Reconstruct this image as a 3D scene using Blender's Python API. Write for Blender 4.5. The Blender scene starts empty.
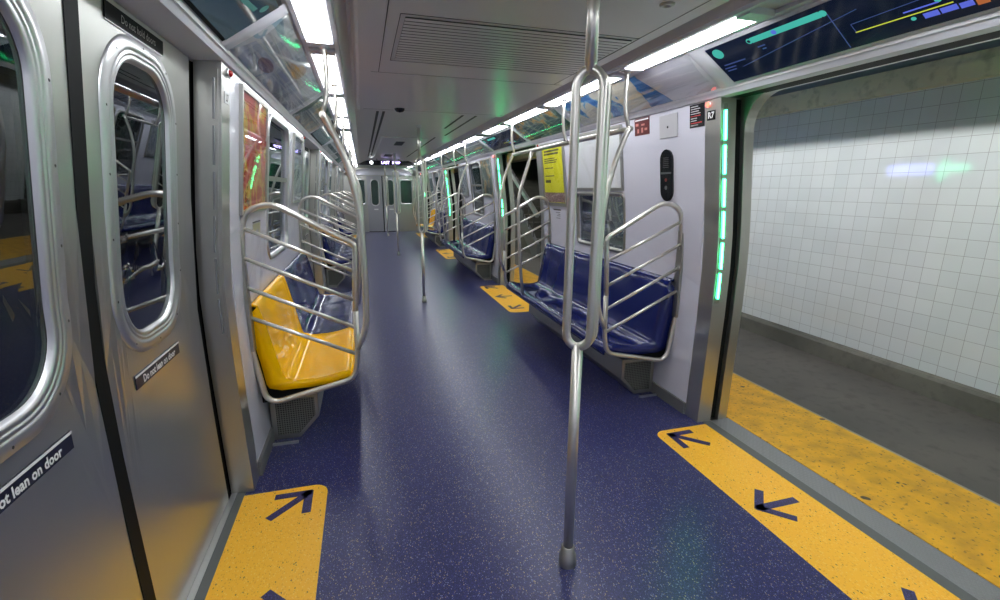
import bpy, math, random
from mathutils import Vector, Matrix
C = bpy.context.scene.collection
PI = math.pi
random.seed(7)

# ------------------------------------------------------------------ materials
MATS = {}
def nodes_of(name):
    m = bpy.data.materials.new(name); m.use_nodes = True
    nt = m.node_tree
    b = nt.nodes['Principled BSDF']
    return m, nt, b
def setp(b, **k):
    for a, v in k.items():
        a = a.replace('_', ' ')
        if a in b.inputs: b.inputs[a].default_value = v
def srgb(r, g, b):
    f = lambda c: (c/255/12.92) if c/255 <= .04045 else ((c/255+.055)/1.055)**2.4
    return (f(r), f(g), f(b), 1)
def mat(name, col, rough=.5, metal=0, bump=0, bscale=200, spec=.5, coat=0, emit=None, estr=0):
    if name in MATS: return MATS[name]
    m, nt, b = nodes_of(name)
    setp(b, Base_Color=col, Roughness=rough, Metallic=metal, Specular_IOR_Level=spec, Coat_Weight=coat, Coat_Roughness=.08)
    if emit: setp(b, Emission_Color=emit, Emission_Strength=estr)
    tc = nt.nodes.new('ShaderNodeTexCoord')
    nz = nt.nodes.new('ShaderNodeTexNoise'); nz.inputs['Scale'].default_value = bscale
    nt.links.new(tc.outputs['Object'], nz.inputs['Vector'])
    if bump:
        bp = nt.nodes.new('ShaderNodeBump'); bp.inputs['Strength'].default_value = bump; bp.inputs['Distance'].default_value = .002
        nt.links.new(nz.outputs['Fac'], bp.inputs['Height']); nt.links.new(bp.outputs['Normal'], b.inputs['Normal'])
    if not emit:
        mr = nt.nodes.new('ShaderNodeMapRange')
        mr.inputs['To Min'].default_value = max(0, rough-.015); mr.inputs['To Max'].default_value = rough+.015
        n2 = nt.nodes.new('ShaderNodeTexNoise'); n2.inputs['Scale'].default_value = 9
        nt.links.new(tc.outputs['Object'], n2.inputs['Vector'])
        nt.links.new(n2.outputs['Fac'], mr.inputs['Value']); nt.links.new(mr.outputs['Result'], b.inputs['Roughness'])
    MATS[name] = m
    return m

def N(nt, t, **k):
    n = nt.nodes.new('ShaderNode'+t)
    for a, v in k.items(): setattr(n, a, v)
    return n
def mixc(nt, fac, a, b):
    n = N(nt, 'Mix', data_type='RGBA')
    for s, v in (('Factor', fac), ('A', a), ('B', b)):
        i = [x for x in n.inputs if x.name == s and x.enabled][0] if s == 'Factor' else [x for x in n.inputs if x.name == s and x.type == 'RGBA'][0]
        if hasattr(v, 'links'): nt.links.new(v, i)
        else: i.default_value = v
    return [o for o in n.outputs if o.type == 'RGBA'][0]
def math_(nt, op, a, b=None, c=None):
    n = N(nt, 'Math', operation=op)
    for i, v in enumerate((a, b, c)):
        if v is None: continue
        if hasattr(v, 'links'): nt.links.new(v, n.inputs[i])
        else: n.inputs[i].default_value = v
    return n.outputs[0]

def brushed(name, col, rough=.32, stretch=(1, 1, 60), amt=.08):
    m, nt, b = nodes_of(name)
    setp(b, Base_Color=col, Metallic=.92, Roughness=rough, Specular_IOR_Level=.5)
    tc = N(nt, 'TexCoord'); mp = N(nt, 'Mapping'); mp.inputs['Scale'].default_value = stretch
    nz = N(nt, 'TexNoise'); nz.inputs['Scale'].default_value = 6; nz.inputs['Detail'].default_value = 4
    nt.links.new(tc.outputs['Object'], mp.inputs['Vector']); nt.links.new(mp.outputs['Vector'], nz.inputs['Vector'])
    mr = N(nt, 'MapRange'); mr.inputs['To Min'].default_value = rough-amt; mr.inputs['To Max'].default_value = rough+amt
    nt.links.new(nz.outputs['Fac'], mr.inputs['Value']); nt.links.new(mr.outputs['Result'], b.inputs['Roughness'])
    MATS[name] = m
    return m

def speckled(name, base, specks, rough, scale=150, thr=.62, coat=0, dark=None):
    """vinyl floor: flecks of other colours scattered in cells"""
    m, nt, b = nodes_of(name)
    setp(b, Roughness=rough, Specular_IOR_Level=.5, Coat_Weight=coat, Coat_Roughness=.25)
    tc = N(nt, 'TexCoord')
    col = base
    for i, (c, sc, t) in enumerate(specks):
        mp = N(nt, 'Mapping'); mp.inputs['Scale'].default_value = (1.0, .62, 1); mp.inputs['Rotation'].default_value = (0, 0, i*1.1); mp.inputs['Location'].default_value = (i*3.1, i*1.7, 0)
        v = N(nt, 'TexVoronoi', voronoi_dimensions='2D'); v.inputs['Scale'].default_value = sc; v.inputs['Randomness'].default_value = 1
        nt.links.new(tc.outputs['Object'], mp.inputs['Vector']); nt.links.new(mp.outputs['Vector'], v.inputs['Vector'])
        sp = N(nt, 'SeparateColor'); nt.links.new(v.outputs['Color'], sp.inputs[0])
        a = math_(nt, 'GREATER_THAN', sp.outputs[0], t)
        rad = math_(nt, 'MULTIPLY', sp.outputs[1], .30)
        rad = math_(nt, 'ADD', rad, .12)
        d = math_(nt, 'LESS_THAN', v.outputs['Distance'], rad)
        f = math_(nt, 'MULTIPLY', a, d)
        col = mixc(nt, f, col, c)
    nt.links.new(col, b.inputs['Base Color'])
    nz = N(nt, 'TexNoise'); nz.inputs['Scale'].default_value = 500
    nt.links.new(tc.outputs['Object'], nz.inputs['Vector'])
    bp = N(nt, 'Bump'); bp.inputs['Strength'].default_value = .12; bp.inputs['Distance'].default_value = .001
    nt.links.new(nz.outputs['Fac'], bp.inputs['Height']); nt.links.new(bp.outputs['Normal'], b.inputs['Normal'])
    MATS[name] = m
    return m

def glass_mat(name, tint, ior=1.55, rough=0.0, pw=4.0):
    m, nt, b = nodes_of(name)
    out = nt.nodes['Material Output']; nt.nodes.remove(b)
    tr = N(nt, 'BsdfTransparent'); tr.inputs[0].default_value = tint
    gl = N(nt, 'BsdfGlossy'); gl.inputs['Color'].default_value = (.9, .95, 1, 1); gl.inputs['Roughness'].default_value = rough
    lw = N(nt, 'LayerWeight'); lw.inputs['Blend'].default_value = .5
    f0 = ((ior-1)/(ior+1))**2*1.6
    fc = math_(nt, 'ADD', math_(nt, 'MULTIPLY', math_(nt, 'POWER', lw.outputs['Facing'], pw), 1-f0), f0)
    mx = N(nt, 'MixShader')
    nt.links.new(fc, mx.inputs[0]); nt.links.new(tr.outputs[0], mx.inputs[1]); nt.links.new(gl.outputs[0], mx.inputs[2])
    nt.links.new(mx.outputs[0], out.inputs[0])
    MATS[name] = m
    return m

def emis(name, col, s):
    return mat(name, (0, 0, 0, 1), .4, emit=col, estr=s)

STEEL = brushed('brushed_stainless', (.52, .52, .49, 1), .32, (3, 3, 3), .02)
LEAFST = brushed('door_stainless', (.52, .53, .50, 1), .33, (2, 2, 2), .02)
TUBE = brushed('polished_tube', (.74, .72, .66, 1), .33, (1, 1, 8), .04)
RIM = brushed('bright_rim', (.64, .65, .66, 1), .36, (1, 1, 1), .03)
GRILLST = brushed('dull_steel', (.40, .40, .37, 1), .40, (20, 20, 20))
PANEL = mat('white_wall_panel', (.66, .66, .74, 1), .24, coat=.4)
HEADER = mat('header_grey', (.62, .62, .68, 1), .30)
CEIL = mat('ceiling_grey', (.62, .60, .61, 1), .30, coat=.0)
SEAM = mat('seam_dark', (.06, .06, .06, 1), .7)
BLACK = mat('black_rubber', (.006, .007, .007, 1), .6, spec=.15)
BLACKGL = mat('black_gloss', (.01, .011, .014, 1), .15)
WHITE = mat('white_print', (.85, .85, .85, 1), .5)
DKBLUE = mat('dark_blue_decal', (.008, .010, .03, 1), .35)
BASEB = mat('base_grey', (.16, .16, .16, 1), .45)
SEATB = mat('blue_seat_plastic', (.008, .014, .11, 1), .13, spec=.45)
SEATY = mat('yellow_seat_plastic', (1.0, .53, .0, 1), .09, spec=.16)
FLOOR = speckled('blue_floor', srgb(43, 46, 92), [(srgb(66, 70, 138), 260, .40), (srgb(26, 26, 66), 230, .5), (srgb(168, 150, 120), 190, .885), (srgb(130, 140, 175), 220, .88)], .30, coat=.0)
YELF = speckled('yellow_floor', srgb(252, 188, 48), [(srgb(236, 170, 42), 130, .6), (srgb(150, 110, 50), 130, .955), (srgb(255, 205, 95), 140, .7)], .36)
ARROW = speckled('arrow_blue', srgb(48, 45, 92), [(srgb(76, 76, 140), 170, .5), (srgb(24, 22, 60), 150, .5)], .34)
SILL = mat('sill_grey', (.13, .14, .14, 1), .4, metal=.3)
LEFTG = glass_mat('dark_tinted_glass', (.30, .32, .33, 1), 1.75)
WING = glass_mat('window_glass', (.45, .47, .48, 1), 1.7)
COVER = glass_mat('clear_acrylic', (.97, .97, .98, 1), 1.45, .05)
GLAZE = glass_mat('poster_glazing', (.98, .98, .98, 1), 1.25, .03, 6.0)
LAMP = emis('lamp_white', (.95, .97, 1, 1), 16)
GREEN = emis('door_green_led', (.04, 1, .30, 1), 21)
REDL = emis('red_led', (1, .10, .06, 1), 5)
REDOFF = mat('red_lens', (.35, .01, .01, 1), .15)
SLOTOFF = mat('unlit_lens', (.22, .23, .24, 1), .25)
LEDS = emis('sign_led', (.55, .45, 1, 1), 5)
LEDW = emis('sign_led_white', (.95, 1, 1, 1), 5)
SCR = mat('screen_dark', (.005, .007, .014, 1), .09, emit=(.02, .04, .10, 1), estr=.12)
SCRL = mat('screen_dark_left', (.005, .007, .014, 1), .09, emit=(.05, .14, .18, 1), estr=.16)
TEAL = emis('screen_teal', (.06, .50, .42, 1), .75)
BLUE = emis('screen_blue', (.10, .14, .70, 1), .8)
BLUEDIM = emis('screen_blue_dim', (.08, .14, .50, 1), .35)
YLINE = emis('screen_yellow', (.55, .60, .05, 1), .8)
ORNG = emis('screen_orange', (.55, .16, .05, 1), .6)

# perforated grille
m, nt, b = nodes_of('perforated_grille'); GRILL = m
tc = N(nt, 'TexCoord'); v = N(nt, 'TexVoronoi', voronoi_dimensions='2D'); v.inputs['Scale'].default_value = 75; v.inputs['Randomness'].default_value = 0
sx = N(nt, 'SeparateXYZ'); cx = N(nt, 'CombineXYZ'); nt.links.new(tc.outputs['Object'], sx.inputs[0]); nt.links.new(sx.outputs[0], cx.inputs[0]); nt.links.new(sx.outputs[2], cx.inputs[1]); nt.links.new(cx.outputs[0], v.inputs['Vector'])
nt.links.new(mixc(nt, math_(nt, 'LESS_THAN', v.outputs['Distance'], .36), (.20, .21, .19, 1), (.02, .02, .02, 1)), b.inputs['Base Color'])
setp(b, Roughness=.5, Metallic=.4)

# diamond plate
m, nt, b = nodes_of('diamond_plate'); DIAM = m
tc = N(nt, 'TexCoord'); sx = N(nt, 'SeparateXYZ'); nt.links.new(tc.outputs['Object'], sx.inputs[0])
w1 = math_(nt, 'SINE', math_(nt, 'MULTIPLY', math_(nt, 'ADD', sx.outputs[0], sx.outputs[1]), 260))
w2 = math_(nt, 'SINE', math_(nt, 'MULTIPLY', math_(nt, 'SUBTRACT', sx.outputs[0], sx.outputs[1]), 260))
h = math_(nt, 'MAXIMUM', w1, w2)
bp = N(nt, 'Bump'); bp.inputs['Strength'].default_value = .6; bp.inputs['Distance'].default_value = .002
nt.links.new(h, bp.inputs['Height']); nt.links.new(bp.outputs['Normal'], b.inputs['Normal'])
setp(b, Base_Color=(.30, .31, .32, 1), Roughness=.42, Metallic=.6)

# platform tiles, tactile strip, concrete
def dirt(nt, vec, scale, lo, hi, detail=6):
    n = N(nt, 'TexNoise'); n.inputs['Scale'].default_value = scale; n.inputs['Detail'].default_value = detail
    nt.links.new(vec, n.inputs['Vector'])
    r = N(nt, 'MapRange'); r.inputs['From Min'].default_value = lo; r.inputs['From Max'].default_value = hi
    nt.links.new(n.outputs['Fac'], r.inputs['Value'])
    return r.outputs['Result']
m, nt, b = nodes_of('white_wall_tile'); TILE = m
tc = N(nt, 'TexCoord'); sx = N(nt, 'SeparateXYZ'); cx = N(nt, 'CombineXYZ')
nt.links.new(tc.outputs['Object'], sx.inputs[0]); nt.links.new(sx.outputs[1], cx.inputs[0]); nt.links.new(sx.outputs[2], cx.inputs[1])
br = N(nt, 'TexBrick'); br.offset = 0; br.inputs['Scale'].default_value = 1
br.inputs['Brick Width'].default_value = .114; br.inputs['Row Height'].default_value = .114; br.inputs['Mortar Size'].default_value = .0018; br.inputs['Mortar Smooth'].default_value = .3; br.inputs['Bias'].default_value = 0
br.inputs['Color1'].default_value = (.56, .60, .615, 1); br.inputs['Color2'].default_value = (.60, .635, .645, 1); br.inputs['Mortar'].default_value = (.30, .31, .31, 1)
nt.links.new(cx.outputs[0], br.inputs['Vector'])
nt.links.new(mixc(nt, math_(nt, 'MULTIPLY', dirt(nt, tc.outputs['Object'], 2.2, .45, .75), .25), br.outputs['Color'], (.45, .46, .45, 1)), b.inputs['Base Color'])
bp = N(nt, 'Bump', invert=True); bp.inputs['Strength'].default_value = .35; bp.inputs['Distance'].default_value = .003
nt.links.new(br.outputs['Fac'], bp.inputs['Height']); nt.links.new(bp.outputs['Normal'], b.inputs['Normal'])
setp(b, Roughness=.07, Specular_IOR_Level=.6)

m, nt, b = nodes_of('yellow_tactile'); TACT = m
tc = N(nt, 'TexCoord'); v = N(nt, 'TexVoronoi', voronoi_dimensions='2D'); v.inputs['Scale'].default_value = 26; v.inputs['Randomness'].default_value = 0
nt.links.new(tc.outputs['Object'], v.inputs['Vector'])
bp = N(nt, 'Bump', invert=True); bp.inputs['Strength'].default_value = .55; bp.inputs['Distance'].default_value = .006
nt.links.new(math_(nt, 'MINIMUM', v.outputs['Distance'], .36), bp.inputs['Height']); nt.links.new(bp.outputs['Normal'], b.inputs['Normal'])
c1 = mixc(nt, dirt(nt, tc.outputs['Object'], 9, .42, .75), (.80, .42, .012, 1), (.52, .27, .015, 1))
c2 = mixc(nt, dirt(nt, tc.outputs['Object'], 45, .60, .70, 3), c1, (.18, .10, .02, 1))
c3 = mixc(nt, dirt(nt, tc.outputs['Object'], 7.3, .725, .735, 2), c2, (.05, .04, .03, 1))
nt.links.new(c3, b.inputs['Base Color']); setp(b, Roughness=.5)

def concrete(name, a, c):
    m, nt, b = nodes_of(name)
    tc = N(nt, 'TexCoord')
    c1 = mixc(nt, dirt(nt, tc.outputs['Object'], 1.6, .3, .7), a, c)
    c2 = mixc(nt, math_(nt, 'MULTIPLY', dirt(nt, tc.outputs['Object'], 14, .52, .72), .6), c1, (a[0]*.45, a[1]*.45, a[2]*.45, 1))
    nt.links.new(c2, b.inputs['Base Color']); setp(b, Roughness=.62)
    MATS[name] = m
    return m
CONC = concrete('platform_concrete', (.115, .105, .092, 1), (.075, .072, .066, 1))
CURB = concrete('curb_concrete', (.15, .145, .12, 1), (.07, .07, .06, 1))
BEIGE = concrete('beige_cornice', (.66, .61, .44, 1), (.60, .55, .40, 1))
SLATE = mat('slate_ceiling', (.24, .255, .28, 1), .7)
TUNNEL = concrete('tunnel_wall', (.03, .03, .03, 1), (.015, .015, .015, 1))

def poster_mat(name, ramp, scale, dist=2.0, seed=0, rough=.35):
    m, nt, b = nodes_of(name)
    tc = N(nt, 'TexCoord'); mp = N(nt, 'Mapping'); mp.inputs['Location'].default_value = (seed, seed*.7, seed*1.3)
    nz = N(nt, 'TexNoise'); nz.inputs['Scale'].default_value = scale; nz.inputs['Detail'].default_value = 3; nz.inputs['Distortion'].default_value = dist
    nt.links.new(tc.outputs['Object'], mp.inputs['Vector']); nt.links.new(mp.outputs['Vector'], nz.inputs['Vector'])
    cr = N(nt, 'ValToRGB'); cr.color_ramp.interpolation = 'CONSTANT'
    els = cr.color_ramp.elements
    for i, (p, c) in enumerate(ramp):
        e = els[i] if i < 2 else els.new(p)
        e.position = p; e.color = c
    nt.links.new(nz.outputs['Fac'], cr.inputs[0]); nt.links.new(cr.outputs[0], b.inputs['Base Color'])
    setp(b, Roughness=rough)
    MATS[name] = m
    return m
REDPOST = poster_mat('red_poster', [(0, srgb(190, 12, 14)), (.40, srgb(215, 30, 18)), (.52, srgb(245, 190, 40)), (.58, srgb(235, 215, 90)), (.615, srgb(120, 140, 40)), (.635, srgb(235, 80, 10)), (.68, srgb(60, 20, 30))], 7, .8, 2)
MAPART = poster_mat('map_art', [(0, srgb(40, 110, 180)), (.43, srgb(90, 160, 205)), (.48, srgb(205, 202, 188)), (.60, srgb(190, 190, 185)), (.66, srgb(60, 130, 190))], 5, .5, 5)
GREYART = poster_mat('grey_art_and_glare', [(0, srgb(112, 120, 132)), (.40, srgb(150, 160, 168)), (.52, srgb(182, 186, 190)), (.60, srgb(124, 150, 164)), (.68, srgb(205, 175, 140))], 3.0, .7, 9)  # tones hold reflections in the cover as well as artwork
GRNART = poster_mat('green_glare_and_print', [(0, srgb(30, 60, 60)), (.42, srgb(60, 90, 84)), (.52, srgb(130, 150, 130)), (.58, srgb(200, 150, 60)), (.66, srgb(40, 70, 66))], 5, 1.2, 4)  # greens stand in for glossy reflections, orange for print
BLUEART = poster_mat('pale_art', [(0, srgb(90, 96, 120)), (.42, srgb(170, 178, 188)), (.55, srgb(120, 130, 124)), (.63, srgb(60, 66, 90))], 6, 1.5, 12)
YPOST = mat('yellow_poster', srgb(235, 232, 10), .4)
PRINT = mat('dark_print', srgb(60, 60, 30), .5)
PHOTO = poster_mat('photo_print', [(0, srgb(40, 30, 40)), (.42, srgb(170, 130, 120)), (.5, srgb(90, 60, 70)), (.58, srgb(210, 180, 160))], 60, 1, 3)
REDSIGN = mat('dark_red_sign', srgb(88, 18, 22), .3)

# ------------------------------------------------------------------ mesh builder
class MB:
    def __init__(s): s.v = []; s.f = []; s.sm = []
    def add(s, vs, fs, smooth=False):
        o = len(s.v); s.v += [tuple(p) for p in vs]; s.f += [tuple(i+o for i in f) for f in fs]; s.sm += [smooth]*len(fs); return s
    def box(s, x0, x1, y0, y1, z0, z1):
        x0, x1 = sorted((x0, x1)); y0, y1 = sorted((y0, y1)); z0, z1 = sorted((z0, z1))
        v = [(x, y, z) for x in (x0, x1) for y in (y0, y1) for z in (z0, z1)]
        return s.add(v, [(0, 1, 3, 2), (4, 6, 7, 5), (0, 4, 5, 1), (2, 3, 7, 6), (0, 2, 6, 4), (1, 5, 7, 3)])
    def prism_y(s, pts, y0, y1, smooth=False):      # pts = (x,z) closed polygon
        n = len(pts)
        v = [(x, y0, z) for x, z in pts]+[(x, y1, z) for x, z in pts]
        s.add(v, [(i, (i+1) % n, n+(i+1) % n, n+i) for i in range(n)], smooth)
        return s.add(v, [tuple(range(n)), tuple(range(2*n-1, n-1, -1))])
    def prism_z(s, pts, z0, z1):
        n = len(pts)
        v = [(x, y, z0) for x, y in pts]+[(x, y, z1) for x, y in pts]
        return s.add(v, [(i, (i+1) % n, n+(i+1) % n, n+i) for i in range(n)]+[tuple(range(n)), tuple(range(2*n-1, n-1, -1))])
    def grid(s, rows, smooth=True, closed=False):    # rows: list of equally long point lists
        m = len(rows[0]); v = [p for r in rows for p in r]; f = []
        for i in range(len(rows)-1):
            for j in range(m if closed else m-1):
                k = (j+1) % m
                f.append((i*m+j, i*m+k, (i+1)*m+k, (i+1)*m+j))
        return s.add(v, f, smooth)
    def tube(s, path, r, n=10, fillet=0, caps=True):
        P = [Vector(p) for p in path]
        if fillet:
            Q = [P[0]]
            for i in range(1, len(P)-1):
                a = P[i-1]-P[i]; b = P[i+1]-P[i]
                t = min(fillet if not isinstance(fillet, (list, tuple)) else fillet[i], a.length*.49, b.length*.49)
                if t < 1e-4: Q.append(P[i]); continue
                p0 = P[i]+a.normalized()*t; p1 = P[i]+b.normalized()*t
                for k in range(7):
                    u = k/6; Q.append(p0*(1-u)**2+P[i]*2*u*(1-u)+p1*u*u)
            Q.append(P[-1]); P = Q
        T = []
        for i in range(len(P)):
            a = P[max(i-1, 0)]; b = P[min(i+1, len(P)-1)]; T.append((b-a).normalized())
        up = Vector((0, 0, 1)) if abs(T[0].z) < .9 else Vector((0, 1, 0))
        nrm = (up-T[0]*up.dot(T[0])).normalized(); rows = []
        for i, p in enumerate(P):
            nrm = (nrm-T[i]*nrm.dot(T[i])).normalized(); bi = T[i].cross(nrm)
            rows.append([p+nrm*r*math.cos(2*PI*k/n)+bi*r*math.sin(2*PI*k/n) for k in range(n)])
        s.grid(rows, True, True)
        if caps: s.add(rows[0], [tuple(range(n))]); s.add(rows[-1], [tuple(range(n))])
        return s
    def lathe(s, prof, cx, cy, n=24):                # prof = (r,z)
        rows = [[(cx+r*math.cos(2*PI*k/n), cy+r*math.sin(2*PI*k/n), z) for k in range(n)] for r, z in prof]
        return s.grid(rows, True, True)
    def build(s, name, m, parent=None, bevel=0, solid=0):
        me = bpy.data.meshes.new(name); me.from_pydata([tuple(p) for p in s.v], [], s.f)
        for p, q in zip(me.polygons, s.sm): p.use_smooth = q
        me.materials.append(m); me.validate()
        o = bpy.data.objects.new(name, me); C.objects.link(o)
        import bmesh
        b = bmesh.new(); b.from_mesh(me); bmesh.ops.remove_doubles(b, verts=b.verts, dist=1e-6); bmesh.ops.recalc_face_normals(b, faces=b.faces); b.to_mesh(me); b.free()
        if solid:
            md = o.modifiers.new('thick', 'SOLIDIFY'); md.thickness = solid; md.offset = -1
        if bevel:
            md = o.modifiers.new('bevel', 'BEVEL'); md.width = bevel; md.segments = 2; md.limit_method = 'ANGLE'
        if parent is not None: o.parent = parent
        return o
def tag(o, label=None, cat=None, group=None, kind=None):
    if label: o['label'] = label
    if cat: o['category'] = cat
    if group: o['group'] = group
    if kind: o['kind'] = kind
    return o
def thing(name, loc, label=None, cat=None, group=None, kind=None):
    o = bpy.data.objects.new(name, None); o.location = loc; o.empty_display_size = .1; C.objects.link(o)
    return tag(o, label, cat, group, kind)
def part(mb, name, m, root, bevel=0, solid=0):
    """child mesh modelled in world coordinates, kept in place under its root"""
    o = mb.build(name, m, None, bevel, solid)
    r = root; off = Vector((0, 0, 0))
    while r is not None: off += r.location; r = r.parent
    o.data.transform(Matrix.Translation(-off)); o.parent = root
    return o

def lerp(tab, z):
    if z <= tab[0][0]: return tab[0][1]
    for (a, x), (b, y) in zip(tab, tab[1:]):
        if z <= b: return x+(y-x)*(z-a)/(b-a)
    (a, x), (b, y) = tab[-2:]
    return y+(y-x)*(z-b)/(b-a)
WT = [(0, 1.293), (.35, 1.300), (.7, 1.306), (1.0, 1.304), (1.2, 1.292), (1.4, 1.270), (1.95, 1.207), (2.1, 1.19)]
def W(z): return lerp(WT, z)
ZS = [0, .1, .35, .55, .7, .85, 1.0, 1.1, 1.2, 1.3, 1.4, 1.6, 1.8, 1.95]
def slab(s, y0, y1, z0, z1, off0, off1, mb=None):
    """box that follows the curved side wall; off is measured outward from the inner wall face"""
    mb = mb or MB()
    zs = [z0]+[z for z in ZS if z0+.005 < z < z1-.005]+[z1]
    rows = []
    for z in zs:
        a, b = s*(W(z)+off0), s*(W(z)+off1)
        rows.append([(a, y0, z), (a, y1, z), (b, y1, z), (b, y0, z)])
    mb.grid(rows, False, True); mb.add(rows[0], [(0, 1, 2, 3)]); mb.add(rows[-1], [(0, 1, 2, 3)])
    return mb
def rrect(y0, y1, z0, z1, r, n=6, rb=None):
    rb = r if rb is None else rb
    out = []
    for cy, cz, a0, rr in ((y1-r, z1-r, 0, r), (y0+r, z1-r, 90, r), (y0+rb, z0+rb, 180, rb), (y1-rb, z0+rb, 270, rb)):
        for k in range(n+1):
            a = math.radians(a0+90*k/n); out.append((cy+rr*math.cos(a), cz+rr*math.sin(a)))
    # subdivide long straights
    res = []
    for i, p in enumerate(out):
        q = out[(i+1) % len(out)]; d = math.dist(p, q); k = max(1, int(d/.12))
        for j in range(k): res.append((p[0]+(q[0]-p[0])*j/k, p[1]+(q[1]-p[1])*j/k))
    return res
def to_rect(inner, y0, y1, z0, z1):
    ys = [p[0] for p in inner]; zs = [p[1] for p in inner]
    cy, cz = (min(ys)+max(ys))/2, (min(zs)+max(zs))/2
    sy, sz = (max(ys)-min(ys))/2, (max(zs)-min(zs))/2
    out = []
    for y, z in inner:     # nearest-in-direction projection (normalised)
        u, w = (y-cy)/sy, (z-cz)/sz; k = max(abs(u), abs(w)); u /= k; w /= k
        out.append([cy+u*((y1-cy) if u > 0 else (cy-y0)), cz+w*((z1-cz) if w > 0 else (cz-z0))])
    for c in ((y0, z0), (y0, z1), (y1, z0), (y1, z1)):
        i = min(range(len(out)), key=lambda i: math.dist(out[i], c)); out[i] = list(c)
    return [tuple(p) for p in out]
def lerp_ring(a, b, t): return [(p[0]+(q[0]-p[0])*t, p[1]+(q[1]-p[1])*t) for p, q in zip(a, b)]
def mp(s, ring, off): return [(s*(W(z)+off), y, z) for y, z in ring]
def holed(s, y0, y1, z0, z1, hole, off0, off1):
    """wall-following slab with a rounded opening"""
    outer = to_rect(hole, y0, y1, z0, z1); mb = MB()
    rings = [lerp_ring(hole, outer, t) for t in (0, .1, .25, .45, .7, 1)]
    rows = [mp(s, r, off0) for r in rings]+[mp(s, r, off1) for r in reversed(rings)]
    mb.grid(rows+[rows[0]], False, True)
    return mb
def disc(s, ring, off0, off1):
    """plate with the given outline following the wall"""
    mb = MB(); n = len(ring)
    cy = sum(p[0] for p in ring)/n; cz = sum(p[1] for p in ring)/n
    rings = [[(cy+(y-cy)*t, cz+(z-cz)*t) for y, z in ring] for t in (.001, .3, .6, .85, 1)]
    rows = [mp(s, r, off0) for r in rings]+[mp(s, r, off1) for r in reversed(rings)]
    mb.grid(rows, False, True)
    return mb
def text_mesh(txt, size, fn, name, m, root, align='CENTER', bold=0.0, sx=1):
    cu = bpy.data.curves.new('t', 'FONT'); cu.body = txt; cu.size = size; cu.align_x = align; cu.align_y = 'CENTER'; cu.resolution_u = 2; cu.offset = bold
    o = bpy.data.objects.new('t', cu); C.objects.link(o)
    dg = bpy.context.evaluated_depsgraph_get(); me = bpy.data.meshes.new_from_object(o.evaluated_get(dg))
    bpy.data.objects.remove(o); bpy.data.curves.remove(cu)
    off = Vector((0, 0, 0)); r = root
    while r is not None: off += r.location; r = r.parent
    for v in me.vertices: v.co = Vector(fn(v.co.x*sx, v.co.y))-off
    me.name = name; me.materials.clear(); me.materials.append(m)
    q = bpy.data.objects.new(name, me); C.objects.link(q); q.parent = root
    return q
def wallfn(s, yc, zc, off): return lambda u, v: (s*(W(zc+v)+off), yc-s*u, zc+v)

SIDES = ((1, 'right'), (-1, 'left'))
P = 4.57                       # door pitch
DC = [1.43+P*k for k in range(-1, 4)]     # door centres; the first lies behind the camera
HW = .84                       # half opening
Y0, Y1 = -2.0, 16.6
ORD = {1: 'nearest', 2: 'second', 3: 'third', 4: 'farthest'}

# ------------------------------------------------------------------ setting: car body
fl = MB(); fl.box(-1.33, 1.33, Y0, Y1, -.06, 0); tag(fl.build('floor', FLOOR), kind='structure')
cp = [(-.93, 2.15), (-.76, 2.15), (-.715, 2.20), (.715, 2.20), (.76, 2.15), (.93, 2.15), (.93, 2.42), (-.93, 2.42)]
tag(MB().prism_y(cp, Y0, Y1).build('ceiling', CEIL), kind='structure')
for i, (s, nm) in enumerate(SIDES):
    pr = [(s*x, z) for x, z in [(.93, 2.145), (1.172, 1.985), (1.196, 1.952)] + ([(1.25, 1.950), (1.25, 1.99)] if s > 0 else [(1.36, 1.945), (1.36, 2.0)]) + [(1.47, 2.0), (1.47, 2.25), (1.30, 2.42), (.93, 2.42)]]
    tag(MB().prism_y(pr, Y0, Y1).build('trim_%d' % (i+1), HEADER), kind='structure')
# white edge strip of the header
for i, (s, nm) in enumerate(SIDES):
    tag(MB().prism_y([(s*1.168, 1.985), (s*1.178, 1.993), (s*1.186, 1.981), (s*1.175, 1.974)], Y0, Y1).build('trim_%d' % (i+3), mat('white_edge', (.75, .75, .78, 1), .3)), kind='structure')

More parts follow.
